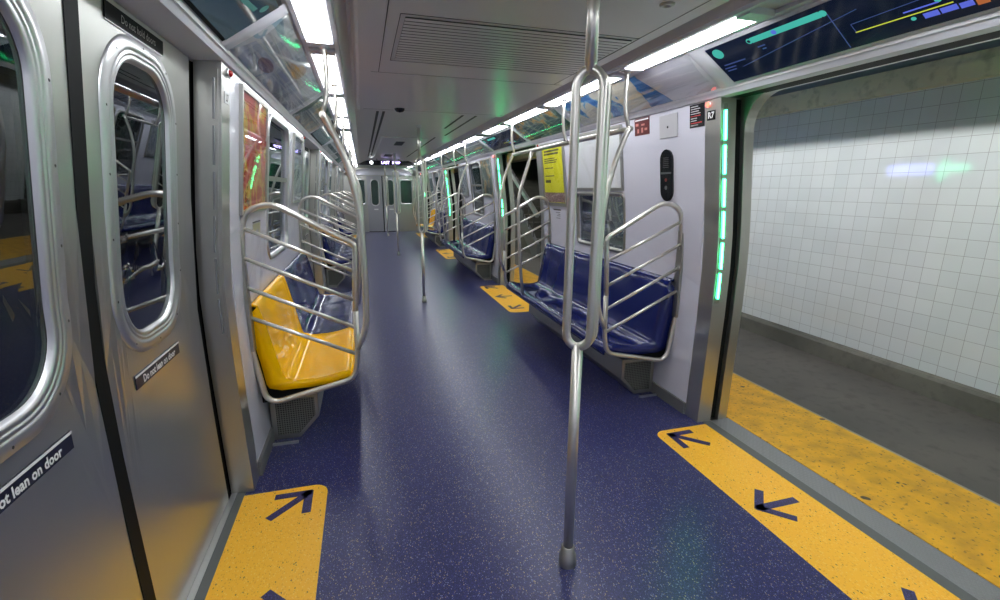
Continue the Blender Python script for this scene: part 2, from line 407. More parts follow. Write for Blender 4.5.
winn = 0
HOLES = {}
for s, nm in SIDES:
    root = thing('wall_'+nm, (s*1.3, 0, 0), kind='structure')
    for k in range(5):
        a = DC[k]+HW+.125; b_ = (DC[k+1]-HW-.125) if k < 4 else Y1
        a = max(a, Y0)
        if k == 0: a = Y0
        if k == 0:
            a = Y0; b_ = DC[1]-HW-.125
        if k < 4 and k > 0:
            if s > 0 and k == 1: hole = rrect(a+.925, a+1.755, .98, 1.41, .03)
            else: hole = rrect(a+.895, a+1.715, 1.02, 1.88, .10)
            part(holed(s, a, b_, .05, 1.95, hole, 0, .17), 'panel', PANEL, root)
            winn += 1
            w = thing('window_%d' % winn, (s*1.3, a+1.3, 1.0), kind='structure')
            ys = [p[0] for p in hole]; zs = [p[1] for p in hole]
            h2 = rrect(min(ys)-.025, max(ys)+.025, min(zs)-.025, max(zs)+.025, .12 if min(ys) == a+.895 else .05)
            fr = MB(); n = len(hole)
            rings = [rrect(min(ys)-d, max(ys)+d, min(zs)-d, max(zs)+d, (.10 if not (s > 0 and k == 1) else .03)+d) for d in (.03, .028, .004, -.006)]
            fr.grid([mp(s, r, o) for r, o in zip(rings, (0, -.008, -.008, .01))], True, True)
            part(fr, 'window_frame', RIM if s < 0 else GRILLST, w)
            part(slab(s, min(ys), max(ys), min(zs), max(zs), .02, .026), 'glass', WING, w)
            zt = 1.50
            if not (s > 0 and k == 1): part(slab(s, min(ys), max(ys), zt, zt+.03, .002, .02), 'transom', GRILLST, w)
        else:
            part(slab(s, a, b_, .05, 1.95, 0, .17), 'panel', PANEL, root)
        # base cove
        part(slab(s, a, b_, 0, .08, -.015, .17), 'base_cove', BASEB, root)

# door posts: stainless edge by each doorway with the lit strip on the reveal
def door_post(s, dc, d):
    """d=+1: post on the far side of the door, -1: on the near side"""
    a = dc+d*HW; b_ = dc+d*(HW+.125)
    root = thing('trim_%d' % door_post.n, (s*1.3, a, 0), kind='structure'); door_post.n += 1
    part(slab(s, min(a, b_), max(a, b_), 0, 1.95, 0, .10), 'post', STEEL, root)
    part(slab(s, min(a+d*.03, b_), max(a+d*.03, b_), 0, 1.95, .10, .16), 'door_slot', BLACK, root)
    return root
door_post.n = 5
ILL = []
for s, nm in SIDES:
    for k in range(5):
        for d in (1, -1):
            if k == 0 and d < 0: continue
            door_post(s, DC[k], d)
            if k == 0 and d > 0: continue
            which = ORD[k]
            lit = s > 0
            a = DC[k]+d*HW
            lab = ('lit green light strip on the %s post of the %s right doorway' if lit else 'unlit grey light strip on the %s post of the %s left door') % ('far' if d > 0 else 'near', which)
            t = thing('door_light', (s*1.29, a, .8), lab, 'light strip', 'door light strips')
            hb = MB()
            zz = [(.82+.182*i, .82+.182*i+.155) for i in range(6)]
            slabm = slab(s, min(a, a-d*.004), max(a, a-d*.004), .79, 1.92, .012, .042)
            ch = part(slabm, 'channel', GRILLST if lit else STEEL, t)
            for z0, z1 in zz:
                part(slab(s, min(a-d*.004, a-d*.014), max(a-d*.004, a-d*.014), z0, z1, .023, .030), 'light_segment', GREEN if lit else SLOTOFF, ch)

# outer body frame round each right doorway, door leaves, sills
for k in range(1, 5):
    dc = DC[k]
    tag(MB().box(1.252, 1.372, dc-HW, dc+HW, 1.958, 1.992).build('trim_%d' % (60+k+1), BLACK), kind='structure')
    op = rrect(dc-HW, dc+HW, -.02, 1.968, .19, 8, .005)
    outer = to_rect(op, dc-HW-.14, dc+HW+.14, -.06, 2.06)
    rings = [lerp_ring(op, outer, t) for t in (0, .3, 1)]
    mbp = MB(); rows = [mp(1, r, .16) for r in rings]+[mp(1, r, .225) for r in reversed(rings)]
    mbp.grid(rows+[rows[0]], False, True)
    tag(mbp.build('trim_%d' % (30+k), STEEL), kind='structure')
    # sills
    for s, nm in SIDES:
        sr = thing('trim_%d' % (40+2*k+(s > 0)), (s*1.36, dc, 0), kind='structure')
        part(MB().box(s*1.331, s*1.390, dc-HW, dc+HW, -.06, .002), 'sill', SILL, sr)
        if s < 0: part(MB().box(-1.368, -1.392, dc-HW, dc+HW, .002, .006), 'sill_edge', RIM, sr)
        else: part(MB().box(1.388, 1.532, dc-HW, dc+HW, -.06, .001), 'tread_plate', DIAM, sr)

def door_leaf(root, dc, d, decals):
    """sliding leaf on the left side; d=+1 far leaf, -1 near leaf"""
    s = -1
    ya, yb = sorted((dc+d*.030, dc+d*.79))
    wy0, wy1 = sorted((dc+d*.170, dc+d*.56))
    hole = rrect(wy0, wy1, 1.000, 1.815, .14, 8)
    leaf = part(holed(s, ya, yb, .004, 1.945, hole, .10, .13), 'door_leaf', LEAFST, root)
    rings = []; offs = []
    for dd, off in ((.068, .0995), (.065, .093), (.040, .0905), (.031, .0910), (.028, .0955), (.025, .0905), (.018, .0915), (.015, .0960), (.012, .0915), (.003, .094), (.0, .098), (-.004, .106)):
        rings.append(rrect(wy0-dd, wy1+dd, 1.000-dd, 1.815+dd, .14+dd*.9, 8)); offs.append(off)
    n = min(len(r) for r in rings)
    def resample(r, n=96):
        L = [0]
        for i in range(len(r)): L.append(L[-1]+math.dist(r[i], r[(i+1) % len(r)]))
        out = []
        for j in range(n):
            t = L[-1]*j/n; i = max(q for q in range(len(r)) if L[q] <= t); u = (t-L[i])/max(1e-9, L[i+1]-L[i])
            a, b = r[i], r[(i+1) % len(r)]; out.append((a[0]+(b[0]-a[0])*u, a[1]+(b[1]-a[1])*u))
        return out
    fr = MB(); fr.grid([mp(s, resample(r), o) for r, o in zip(rings, offs)], True, True)
    part(fr, 'window_frame', RIM, leaf)
    # screws round the window frame
    sc = MB()
    for y, z in resample(rrect(wy0-.050, wy1+.050, .950, 1.865, .185, 8), 14):
        x = s*(W(z)+.0895); sc.add([(x+.002*0, y+.004*math.cos(a*PI/3), z+.004*math.sin(a*PI/3)) for a in range(6)]+[(x+.0015, y, z)], [(i, (i+1) % 6, 6) for i in range(6)], True)
    part(sc, 'screws', SEAM, leaf)
    part(disc(s, rrect(wy0-.004, wy1+.004, .996, 1.819, .142, 8), .107, .113), 'glass', LEFTG, leaf)
    e0, e1 = sorted((dc+d*.79, dc+d*.86)); part(slab(s, e0, e1, .01, 1.945, .112, .13), 'dark_gap_strip', BLACK, leaf)  # black slab put in for the shaded gap between leaf and post
    # rubber edge
    r0, r1 = sorted((dc, dc+d*.030))
    part(slab(s, r0, r1, .01, 1.945, .098, .13), 'rubber_edge', BLACK, leaf)
    if decals:
        y0, y1 = sorted((dc+d*.17, dc+d*.53))
        dec = part(slab(s, y0, y1, .842, .888, .097, .0995), 'warning_decal', DKBLUE, leaf)
        part(slab(s, y0, y1, .880, .886, .0955, .0968), 'decal_line', WHITE, leaf)
        text_mesh('Do not lean on door', .034, wallfn(s, (y0+y1)/2, .860, .0955), 'lettering', WHITE, leaf, bold=.0011, sx=.92)
        dh = part(slab(s, y0-.02, y1, 1.888, 1.930, .096, .0995), 'header_decal', BLACK, leaf)
        part(slab(s, y0-.02, y1, 1.883, 1.886, .096, .0995), 'decal_line', WHITE, leaf)
        text_mesh('Do not hold doors', .030, wallfn(s, (y0+y1)/2, 1.908, .0945), 'lettering', GRILLST, leaf)
for k in range(1, 5):
    r = thing('door_%d' % k, (-1.39, DC[k], 0), kind='structure')
    door_leaf(r, DC[k], -1, k < 3); door_leaf(r, DC[k], 1, k < 3)
    tag(MB().box(-1.47, -1.42, DC[k]-HW, DC[k]+HW, -.06, 0).build('trim_%d' % (50+k), BLACK), kind='structure')

# doors slid back inside the right hand pockets show only their rubber nose (built with the slot)

# back wall behind the camera
tag(MB().box(-1.45, 1.45, Y0-.08, Y0, -.06, 2.42).build('wall_back', PANEL), kind='structure')

# end wall with double door and two flanking windows
def end_wall():
    y = Y1
    mb = MB()
    segs = [(-1.45, -1.0), (-.58, -.53), (.47, .55), (.97, 1.45)]
    for a, b in segs: mb.box(a, b, y, y+.06, 0, 1.95)
    mb.box(-1.45, 1.45, y, y+.06, 1.86, 2.42)
    for a, b in ((-1.0, -.58), (.55, .97)): mb.box(a, b, y, y+.06, 0, .93); mb.box(a, b, y, y+.06, 1.74, 1.86)
    tag(mb.build('wall_end', STEEL), kind='structure')
    for i, (a, b) in enumerate(((-1.0, -.58), (.55, .97))):
        w = thing('window_%d' % (20+i), ((a+b)/2, y, .93), kind='structure')
        part(MB().box(a, b, y+.02, y+.03, .93, 1.74), 'glass', mat('end_glass', (.04, .07, .06, 1), .08), w)
        fr = MB()
        rings = [[(q, y+o, z) for q, z in rrect(a+d, b-d, .93+d, 1.74-d, .07-d*.5)] for d, o in ((-.02, 0), (-.015, -.012), (.02, -.012), (.03, .02))]
        fr.grid(rings, True, True); part(fr, 'window_frame', RIM, w)
    for i, (a, b, hx) in enumerate(((-.53, -.035, -.1), (-.025, .47, .05))):
        dr = thing('door_%d' % (5+i), ((a+b)/2, y-.02, 0), kind='structure')
        cxm = (a+b)/2
        h = rrect(cxm-.11, cxm+.11, .90, 1.72, .10, 6); oo = to_rect(h, a, b, .02, 1.86)
        rr = [lerp_ring(h, oo, t) for t in (0, 1)]
        rows = [[(x, y-.03, z) for x, z in r] for r in rr]+[[(x, y+.01, z) for x, z in r] for r in reversed(rr)]
        g = MB(); g.grid(rows+[rows[0]], False, True); lf = part(g, 'door_leaf', brushed('end_door_steel', (.42, .42, .46, 1), .38), dr)
        fr = MB(); rings = [[(x, y+o, z) for x, z in rrect(cxm-.11-d, cxm+.11+d, .90-d, 1.72+d, .10+d)] for d, o in ((.035, -.03), (.03, -.045), (.005, -.042), (-.002, -.02))]
        fr.grid(rings, True, True); part(fr, 'window_frame', RIM, dr)
        part(MB().box(cxm-.12, cxm+.12, y-.01, y-.004, .89, 1.73), 'glass', mat('end_glass', (.04, .07, .06, 1), .08), dr)
        part(MB().box(cxm-.05, cxm+.09, y-.034, y-.03, .74, .78), 'label_plate', WHITE, dr)
    tag(MB().box(-.045, -.015, y-.050, y, 0, 1.86).build('trim_60', BLACK), kind='structure')
    # arched header over the passage
    pts = []
    for i in range(21):
        t = -1+2*i/20; pts.append((t*.95, 1.88+.13*math.sqrt(max(0, 1-t*t))))
    ar = MB(); n = len(pts)
    fr_ = [(x, y-.10, z) for x, z in pts]; bk = [(x, y, z+.1) for x, z in pts]
    ar.grid([[(x, y-.12, 1.88) for x, z in pts], fr_, bk], True)
    o = ar.build('trim_68', PANEL); tag(o, kind='structure')
end_wall()

# ------------------------------------------------------------------ station
tag(MB().box(1.54, 4.6, Y0-1, 26, -.4, -.012).build('floor_platform', CONC), kind='structure')
tag(MB().box(3.25, 3.45, Y0-1, 9.9, .0, 2.18).build('wall_platform', TILE), kind='structure')
cb = [(3.25, -.02), (3.205, -.02), (3.21, .12), (3.222, .145), (3.25, .155)]
tag(MB().prism_y(cb, Y0-1, 9.9).build('baseboard_platform', CURB), kind='structure')
tag(MB().box(3.17, 3.45, Y0-1, 26, 2.175, 2.285).box(3.19, 3.45, Y0-1, 26, 2.285, 2.345).build('trim_70', BEIGE), kind='structure')
tag(MB().box(3.25, 3.45, Y0-1, 26, 2.345, 2.75).build('trim_72', SLATE), kind='structure')
tag(MB().box(-3.2, 3.45, Y0-1, 26, 2.75, 2.85).build('ceiling_platform', SLATE), kind='structure')
tac = MB().box(1.54, 2.14, Y0-1, 26, -.02, 0).build('tactile_strip', TACT)
tag(tac, 'yellow raised dot warning strip along the platform edge', 'tactile strip')
tag(MB().box(2.14, 2.165, Y0-1, 26, -.02, -.004).build('trim_71', mat('strip_edge', (.33, .30, .22, 1), .7)), kind='structure')
tag(MB().box(-3.2, -3.1, Y0-1, 26, -.6, 2.8).build('wall_tunnel', TUNNEL), kind='structure')
tag(MB().box(-3.2, -1.5, Y0-1, 26, -.7, -.6).build('floor_tunnel', TUNNEL), kind='structure')
tag(MB().box(-3.2, 3.45, 26, 26.1, -.6, 2.85).build('wall_tunnel_end', TUNNEL), kind='structure')
tag(MB().box(-3.2, 3.45, Y0-1.1, Y0-1, -.6, 2.85).build('wall_tunnel_start', TUNNEL), kind='structure')
tag(MB().box(4.5, 4.6, 9.9, 26, .0, 2.75).box(3.45, 4.6, 9.8, 9.9, 0, 2.75).build('wall_platform_recess', CURB), kind='structure')
st = thing('staircase', (2.95, 9.7, 0), 'grey platform staircase with a steel stringer seen through the second right doorway', 'staircase')
q = MB()
for i in range(14): q.box(2.98, 4.4, 9.75+.28*i, 9.75+.28*(i+1), 0, .17*(i+1))
part(q, 'steps', CURB, st)
def yz(pts, x0, x1):
    m_ = MB(); n = len(pts); m_.add([(x0, y, z) for y, z in pts]+[(x1, y, z) for y, z in pts], [(i, (i+1) % n, n+(i+1) % n, n+i) for i in range(n)]+[tuple(range(n)), tuple(range(2*n-1, n-1, -1))]); return m_
part(yz([(9.55, .0), (9.8, .0), (13.7, 2.3), (13.7, 2.62), (9.55, .28)], 2.90, 2.98), 'stringer', SILL, st)
part(yz([(9.5, .92), (9.6, .86), (13.2, 2.62), (13.1, 2.72)], 2.89, 2.95), 'handrail', RIM, st)
q = MB()
for i in range(10): part(MB().box(2.91, 2.93, 9.8+.34*i, 9.82+.34*i, .25+.2*i, 1.0+.195*i), 'baluster', SEAM, st)
ADDED_LAMP = emis('added_platform_lamp', (1, .99, .97, 1), 138)  # unseen lamps added in place of car light falling through the doorways
for i in range(5):
    a = -2.2+i*3.2
    t = thing('added_platform_light', (1.85, a+1.5, 2.75), 'unseen added lamp strip with a hood, washing the platform wall', 'light', 'added platform lamps')
    part(MB().prism_y([(1.82, 2.41), (1.83, 2.41), (1.83, 2.50), (2.195, 2.304), (2.20, 2.309), (1.84, 2.52), (1.82, 2.52)], a, a+3.16), 'housing', SEAM, t)  # hood shaped to cast the shade line across the upper tiles
    part(MB().box(1.845, 1.852, a+.02, a+3.14, 2.44, 2.46), 'tube', ADDED_LAMP, t)
    part(MB().box(1.825, 1.835, a+.4, a+.42, 2.51, 2.75), 'hanger', SEAM, t)
    part(MB().box(1.825, 1.835, a+2.6, a+2.62, 2.51, 2.75), 'hanger', SEAM, t)

# ------------------------------------------------------------------ lights of the car
li = {1: 0, -1: 0}
ordw = ['first', 'second', 'third', 'fourth', 'fifth', 'sixth', 'seventh', 'eighth', 'ninth', 'tenth', 'eleventh', 'twelfth', 'thirteenth', 'fourteenth', 'fifteenth', 'sixteenth', 'seventeenth', 'eighteenth', 'nineteenth', 'twentieth']
for s, nm in SIDES:
    rr = thing('trim_%d' % (80+(s > 0)), (s*.845, 0, 2.15), kind='structure')
    part(MB().box(s*.765, s*.785, Y0, Y1, 2.134, 2.15), 'light_rail', HEADER, rr)
    part(MB().box(s*.907, s*.927, Y0, Y1, 2.134, 2.15), 'light_rail', HEADER, rr)
    c = 0
    for k in range(-1, 4):
        for a, b_ in ((.55, 1.42), (1.69, 2.62), (2.74, 3.88), (3.96, 5.02)):
            a += P*k; b_ += P*k
            if a < Y0 or b_ > Y1+.1: continue
            b_ = min(b_, Y1-.05)
            if a < 0: lab = 'white ceiling light behind the camera in the %s row' % nm
            else:
                lab = '%s white ceiling light from the camera in the %s row' % (ordw[c], nm); c += 1
            t = thing('ceiling_light', (s*.845, (a+b_)/2, 2.15), lab, 'ceiling light', 'ceiling lights in two rows')
            part(MB().box(s*.803, s*.888, a+.045, b_-.045, 2.127, 2.148), 'diffuser', LAMP, t)
            part(MB().box(s*.786, s*.906, a-.03, a+.044, 2.126, 2.15), 'end_cap', HEADER, t)
            part(MB().box(s*.786, s*.906, b_-.044, b_+.03, 2.126, 2.15), 'end_cap', HEADER, t)

# lowered ceiling box with its return air grille
box = thing('ceiling_panel', (0, 2, 2.2), 'lowered grey ceiling panel with a slatted air grille over the near aisle', 'ceiling panel')
part(MB().prism_y([(-.70, 2.199), (-.685, 2.158), (-.67, 2.15), (.67, 2.15), (.685, 2.158), (.70, 2.199)], -1.0, 4.71), 'cover', CEIL, box, 0)
se = MB()
for x in (-.555, .60): se.box(x-.002, x+.002, -1.0, 3.18, 2.1492, 2.151)
for y in (3.18, 1.30, .2): se.box(-.60 if y > 3 else -.55, .66, y-.002, y+.002, 2.1492, 2.151)
se.box(-.64, .66, 4.60, 4.604, 2.1492, 2.151)
part(se, 'panel_seam', SEAM, box)
vr = MB(); y0v, y1v, x0v, x1v = 2.14, 2.88, -.50, .60
vr.box(x0v, x1v, y0v-.003, y0v, 2.1485, 2.151).box(x0v, x1v, y1v, y1v+.003, 2.1485, 2.151).box(x0v-.003, x0v, y0v, y1v, 2.1485, 2.151).box(x1v, x1v+.003, y0v, y1v, 2.1485, 2.151)
vent = part(vr, 'grille_outline', SEAM, box)
part(MB().box(x0v+.02, x1v-.02, y0v+.03, y1v-.03, 2.1465, 2.1495), 'grille_back', SEAM, box)
sl = MB(); ns = 16; pit = (y1v-y0v-.06)/ns
for i in range(ns):
    y = y0v+.03+pit*(i+.16)
    sl.box(x0v+.02, x1v-.02, y, y+pit*.72, 2.1458, 2.1466)
part(sl, 'slats', CEIL, box)
dm = MB(); dm.lathe([(.045, 2.15), (.043, 2.135), (.03, 2.122), (.001, 2.115)], -.33, 4.5)
part(dm, 'camera_dome', BLACKGL, box)
dm = MB(); dm.lathe([(.03, 2.15), (.028, 2.144), (.012, 2.143), (.010, 2.149), (.001, 2.149)], .47, 1.74)
part(dm, 'ceiling_lock', GRILLST, box)
# long slots in the far ceiling
for i, (x, a, b_) in enumerate(((-.50, 4.75, 12.4), (-.44, 4.75, 12.4), (.40, 7.3, 12.0), (.50, 4.9, 7.0), (.36, 4.9, 6.2))):
    tag(MB().box(x-.013, x+.013, a, b_, 2.1985, 2.203).build('trim_%d' % (90+i), SEAM), kind='structure')
bx2 = thing('ceiling_panel', (0, 10, 2.2), 'shallow grey ceiling panel before the far next stop sign', 'ceiling panel')
part(MB().prism_y([(-.38, 2.2), (-.36, 2.188), (.30, 2.188), (.32, 2.2)], 7.4, 12.3), 'cover', CEIL, bx2)
part(MB().box(-.12, .02, 8.0, 8.7, 2.186, 2.19).box(-.16, .02, 11.0, 11.8, 2.186, 2.19), 'grille', SEAM, bx2)

# destination sign near the far end
sg = thing('next_stop_sign', (0, 12.9, 2.2), 'long black led sign with purple writing hung at the far end', 'led sign')
pts = [(-.75, 2.055), (-.60, 2.125), (-.5, 2.155), (.52, 2.155), (.60, 2.125), (.75, 2.05), (.72, 2.035), (-.72, 2.035)]
part(MB().prism_y(pts, 12.85, 13.0), 'housing', BLACKGL, sg)
part(MB().box(-.3, -.26, 12.9, 12.95, 2.15, 2.2), 'bracket', GRILLST, sg)
part(MB().box(.26, .3, 12.9, 12.95, 2.15, 2.2), 'bracket', GRILLST, sg)
dk = MB(); dk.add([(-.42+.042*math.cos(a*PI/8), 12.846, 2.098+.042*math.sin(a*PI/8)) for a in range(16)], [tuple(range(16))]); part(dk, 'route_bullet', LEDW, sg)
text_mesh('LAST', .095, lambda u, v: (-.07+u, 12.846, 2.098+v), 'lettering', LEDS, sg, bold=.003)
text_mesh('STOP', .085, lambda u, v: (.20+u, 12.846, 2.098+v), 'lettering', LEDS, sg, bold=.003)

# ------------------------------------------------------------------ header: screens, advert panels, brackets
def hpt(s, y, t, o=0):   # t 0..1 down the slope of the header from the light to the edge strip; o = proud of it
    x = .93+(1.172-.93)*t; z = 2.145+(1.985-2.145)*t
    nx, nz = -.552, -.834
    return (s*(x+nx*o), y, z+nz*o)
def hplate(s, y0, y1, t0, t1, o0, o1, mb=None, bulge=0, n=1):
    mb = mb or MB(); rows = []
    for i in range(n+1):
        t = t0+(t1-t0)*i/n; bb = bulge*math.sin(PI*i/n)
        rows.append([hpt(s, y0, t, o0), hpt(s, y1, t, o0), hpt(s, y1, t, o1+bb), hpt(s, y0, t, o1+bb)])
    mb.grid(rows, False, True); mb.add(rows[0], [(0, 1, 2, 3)]); mb.add(rows[-1], [(0, 1, 2, 3)])
    return mb
def hfn(s, yc, tc, o): return lambda u, v: hpt(s, yc-s*u, tc-v/.29, o)
def hline(s, p, q, w, o):
    (ya, ta), (yb, tb) = p, q
    d = Vector((yb-ya, (tb-ta)*.29)).normalized(); n = Vector((-d.y, d.x))*w/2
    mb = MB(); mb.add([hpt(s, ya+n.x, ta+n.y/.29, o), hpt(s, yb+n.x, tb+n.y/.29, o), hpt(s, yb-n.x, tb-n.y/.29, o), hpt(s, ya-n.x, ta-n.y/.29, o)], [(0, 1, 2, 3)])
    return mb
for s, nm in SIDES:
    for k in range(1, 5):
        dc = DC[k]; a, b_ = dc-.69, dc+.69
        t = thing('route_screen', (s*1.05, dc, 2.06), 'dark wide route screen above the %s %s door' % (ORD[k], nm), 'screen', 'route screens over the doors')
        part(hplate(s, a-.02, b_+.02, .06, .97, 0, .004), 'bezel', BLACK if s < 0 else HEADER, t)
        part(hplate(s, a, b_, .12, .92, .004, .007), 'display', SCR if s > 0 else SCRL, t)
        o = .0078
        def disk(y, tt, r, m_, nm_='route_bullet'):
            mb = MB(); mb.add([hpt(s, y+r*math.cos(q*PI/10), tt+r*math.sin(q*PI/10)/.29, o) for q in range(20)], [tuple(range(20))]); part(mb, nm_, m_, t)
        if s > 0:
            disk(dc+.637, .27, .030, TEAL)
            part(hline(s, (dc+.43, .25), (dc+.10, .25), .030, o), 'route_bar', TEAL, t)
            disk(dc+.44, .25, .015, TEAL); disk(dc+.09, .25, .015, TEAL); o += .0006; disk(dc+.309, .25, .012, BLUE); disk(dc+.442, .25, .008, SCR); o -= .0006
            for i, (ya, yb, tt) in enumerate(((.658, .526, .53), (.67, .60, .60), (.665, .61, .66), (.425, .385, .40), (.41, .39, .46))):
                part(hline(s, (dc+ya, tt), (dc+yb, tt), .007, o), 'text_line', BLUEDIM, t)
            part(hline(s, (dc+.569, .66), (dc-.02, .36), .003, o), 'route_line', BLUEDIM, t)
            part(hline(s, (dc+.077, .28), (dc+.084, .90), .004, o), 'route_line', BLUEDIM, t)
            part(hline(s, (dc+.03, .55), (dc+.03, .69), .003, o), 'route_line', BLUEDIM, t)
            part(hline(s, (dc+.03, .55), (dc-.40, .50), .003, o), 'route_line', BLUEDIM, t)
            part(hline(s, (dc+.033, .69), (dc-.271, .69), .005, o), 'route_line', YLINE, t)
            part(hline(s, (dc-.136, .63), (dc-.238, .63), .006, o), 'text_line', BLUE, t)
            for ya, yb, tt, m_ in ((-.182, -.225, .76, BLUE), (-.230, -.275, .76, BLUE), (-.280, -.315, .77, BLUE), (-.32, -.35, .79, ORNG), (-.355, -.40, .76, TEAL)):
                part(hline(s, (dc+ya, tt), (dc+yb, tt), .022, o), 'station_block', m_, t)
            disk(dc-.153, .75, .008, TEAL); disk(dc-.24, .60, .010, TEAL)
        else:
            TD = emis('screen_teal_dim', (.05, .22, .20, 1), .5)
            part(hline(s, (dc+.28, .55), (dc+.60, .40), .020, o), 'route_bar', TD, t)
            part(hline(s, (dc+.32, .30), (dc+.34, .60), .012, o), 'route_bar', TD, t)
            disk(dc+.63, .30, .020, TD)
    ads = []
    for k in range(0, 4):
        b0 = DC[k]
        ads += [(b0+.80, b0+2.42, 0, k), (b0+2.58, b0+3.75, 1, k)]
    for a, b_, j, k in ads:
        if k == 0: continue
        if s > 0: art = MAPART if (j == 0 and k == 1) else (GRNART if j else BLUEART)
        else: art = GREYART if j == 0 else (GRNART if k % 2 else GREYART)
        lab = {(1, 1, 0): 'blue and cream map poster in the curved strip past the nearest right doorway', (1, 1, 1): 'green and orange poster in the curved strip above the near right bench far end',
               (-1, 1, 0): 'grey curved overhead poster glossy with reflections beside the nearest left screen'}.get((s, k, j))
        lab = lab or '%s overhead poster above the %s half of the %s %s bench' % ('green' if art is GRNART else 'grey', 'near' if j == 0 else 'far', ['', 'nearest', 'second', 'farthest'][k], nm)
        t = thing('overhead_poster', (s*1.05, (a+b_)/2, 2.06), lab, 'poster', 'overhead posters along the '+nm+' side')
        ya = a if not (s > 0 and k == 1 and j == 0) else a+.50
        part(hplate(s, ya, b_, .06, .97, 0, .003), 'print', art, t)
        if s > 0 and k == 1 and j == 0:
            CREAM = mat('cream_print', srgb(205, 200, 182), .35)
            cw = MB(); cw.add([hpt(s, ya+.08, .06, .0036), hpt(s, ya+.30, .06, .0036), hpt(s, ya+.42, .97, .0036), hpt(s, ya+.13, .97, .0036)], [(0, 1, 2, 3)]); part(cw, 'cream_band', CREAM, t)
            cw = MB(); cw.add([hpt(s, ya+.01, .06, .0036), hpt(s, ya+.07, .06, .0036), hpt(s, ya+.12, .97, .0036), hpt(s, ya-.10, .97, .0036)], [(0, 1, 2, 3)]); part(cw, 'blue_band', mat('deep_blue_print', srgb(15, 110, 180), .35), t)
            part(hplate(s, a, ya-.0, .06, .97, 0, .002), 'backing', HEADER, t)
        if s < 0 and k == 1 and j == 0:
            for (yy, tt, ry, rt, m_) in ((a+.42, .72, .14, .11, REDSIGN), (a+.85, .30, .12, .16, mat('tan_print_and_glare', srgb(150, 128, 92), .4))):
                mb = MB(); mb.add([hpt(s, yy+ry*math.cos(q*PI/10), tt+rt*math.sin(q*PI/10), .0038) for q in range(20)], [tuple(range(20))]); part(mb, 'patch', m_, t)  # red and tan patches paint in reflection together with artwork
        mb = MB(); rows = []
        for i in range(9):
            u = .04+.94*i/8; rows.append([hpt(s, a, u, .004+.022*math.sin(PI*i/8)), hpt(s, b_, u, .004+.022*math.sin(PI*i/8))])
        mb.grid(rows, True); part(mb, 'clear_cover', COVER, t)
    for k in range(0, 4):
        for j, yy in enumerate((DC[k]+.745, DC[k]+2.50, DC[k]+3.80)):
            if k == 0: continue
            mb = MB(); rows = []
            for i in range(9):
                u = .0+1.0*i/8; h = .005+.003*math.sin(PI*i/8)
                rows.append([hpt(s, yy-.055, u, 0), hpt(s, yy-.05, u, h), hpt(s, yy+.05, u, h), hpt(s, yy+.055, u, 0)])
            mb.grid(rows, True)
            tag(mb.build('trim_%d' % (100+k*10+j*2+(s > 0)), HEADER), kind='structure')

# ------------------------------------------------------------------ items fixed to the walls near the doors
for s, nm in SIDES:
    for k in range(1, 5):
        for d in (1, -1):
            if d < 0 and k == 1: continue
            a = DC[k]+d*(HW+.07); wh = ORD[k]; side = 'far' if d > 0 else 'near'
            lit = s > 0 and d > 0
            t = thing('door_indicator_lamp', (s*W(1.945), DC[k]+d*(HW+.095), 1.925), ('glowing red' if lit else 'dark red')+' domed lamp high on the %s side of the %s %s door' % (side, wh, nm), 'indicator lamp', 'door indicator lamps')
            yc, zc, x0 = DC[k]+d*(HW+.095), 1.925, W(1.945)
            dm = MB(); rows = []
            for i in range(6):
                q = i/5*PI/2; r_ = .014*math.cos(q)+.0002; h_ = .016*math.sin(q)+.003
                rows.append([(s*(x0-h_), yc+r_*math.cos(j*PI/8), zc+r_*math.sin(j*PI/8)) for j in range(16)])
            dm.grid(rows, True, True); part(dm, 'lens', REDL if lit else REDOFF, t)
            rg = MB(); rg.grid([[(s*(x0-o), yc+r_*math.cos(j*PI/8), zc+r_*math.sin(j*PI/8)) for j in range(16)] for r_, o in ((.020, 0), (.019, .005), (.014, .005), (.013, .002))], True, True)
            part(rg, 'bezel', RIM, t)
    # door number plates R7 and L7 style on the near far-side posts
t = thing('door_number_sign', (W(1.88), 2.34, 1.88), 'small black R7 door number sign on the nearest right door post', 'door number')
pp = part(slab(1, 2.312, 2.376, 1.842, 1.892, -.003, 0), 'plate', BLACKGL, t)
text_mesh('R7', .044, wallfn(1, 2.345, 1.867, -.0036), 'lettering', WHITE, pp, bold=.0016)
t = thing('door_number_sign', (-W(1.88), 2.34, 1.80), 'small door number sign on the nearest left door post', 'door number')
part(slab(-1, 2.31, 2.375, 1.80, 1.845, -.003, 0), 'plate', RIM, t)
text_mesh('L7', .040, wallfn(-1, 2.3425, 1.822, -.0036), 'lettering', BLACK, t, bold=.0012)

t = thing('safety_notice', (W(1.9), 2.50, 1.9), 'black notice with lines of white and red writing beside the nearest right doorway', 'notice')
part(slab(1, 2.398, 2.525, 1.818, 1.985-.04, -.003, 0), 'board', BLACKGL, t)
ln = MB(); rd = MB(); random.seed(3)
for i in range(9):
    z = 1.935-.0128*i; L = random.uniform(.05, .105); q = rd if i in (4, 7) else ln
    slab(1, 2.515-L, 2.515, z-.005, z, -.0042, -.003, q)
part(ln, 'print_lines', mat('pale_print', (.45, .45, .45, 1), .5), t); part(rd, 'red_lines', mat('red_print', (.5, .03, .03, 1), .5), t)

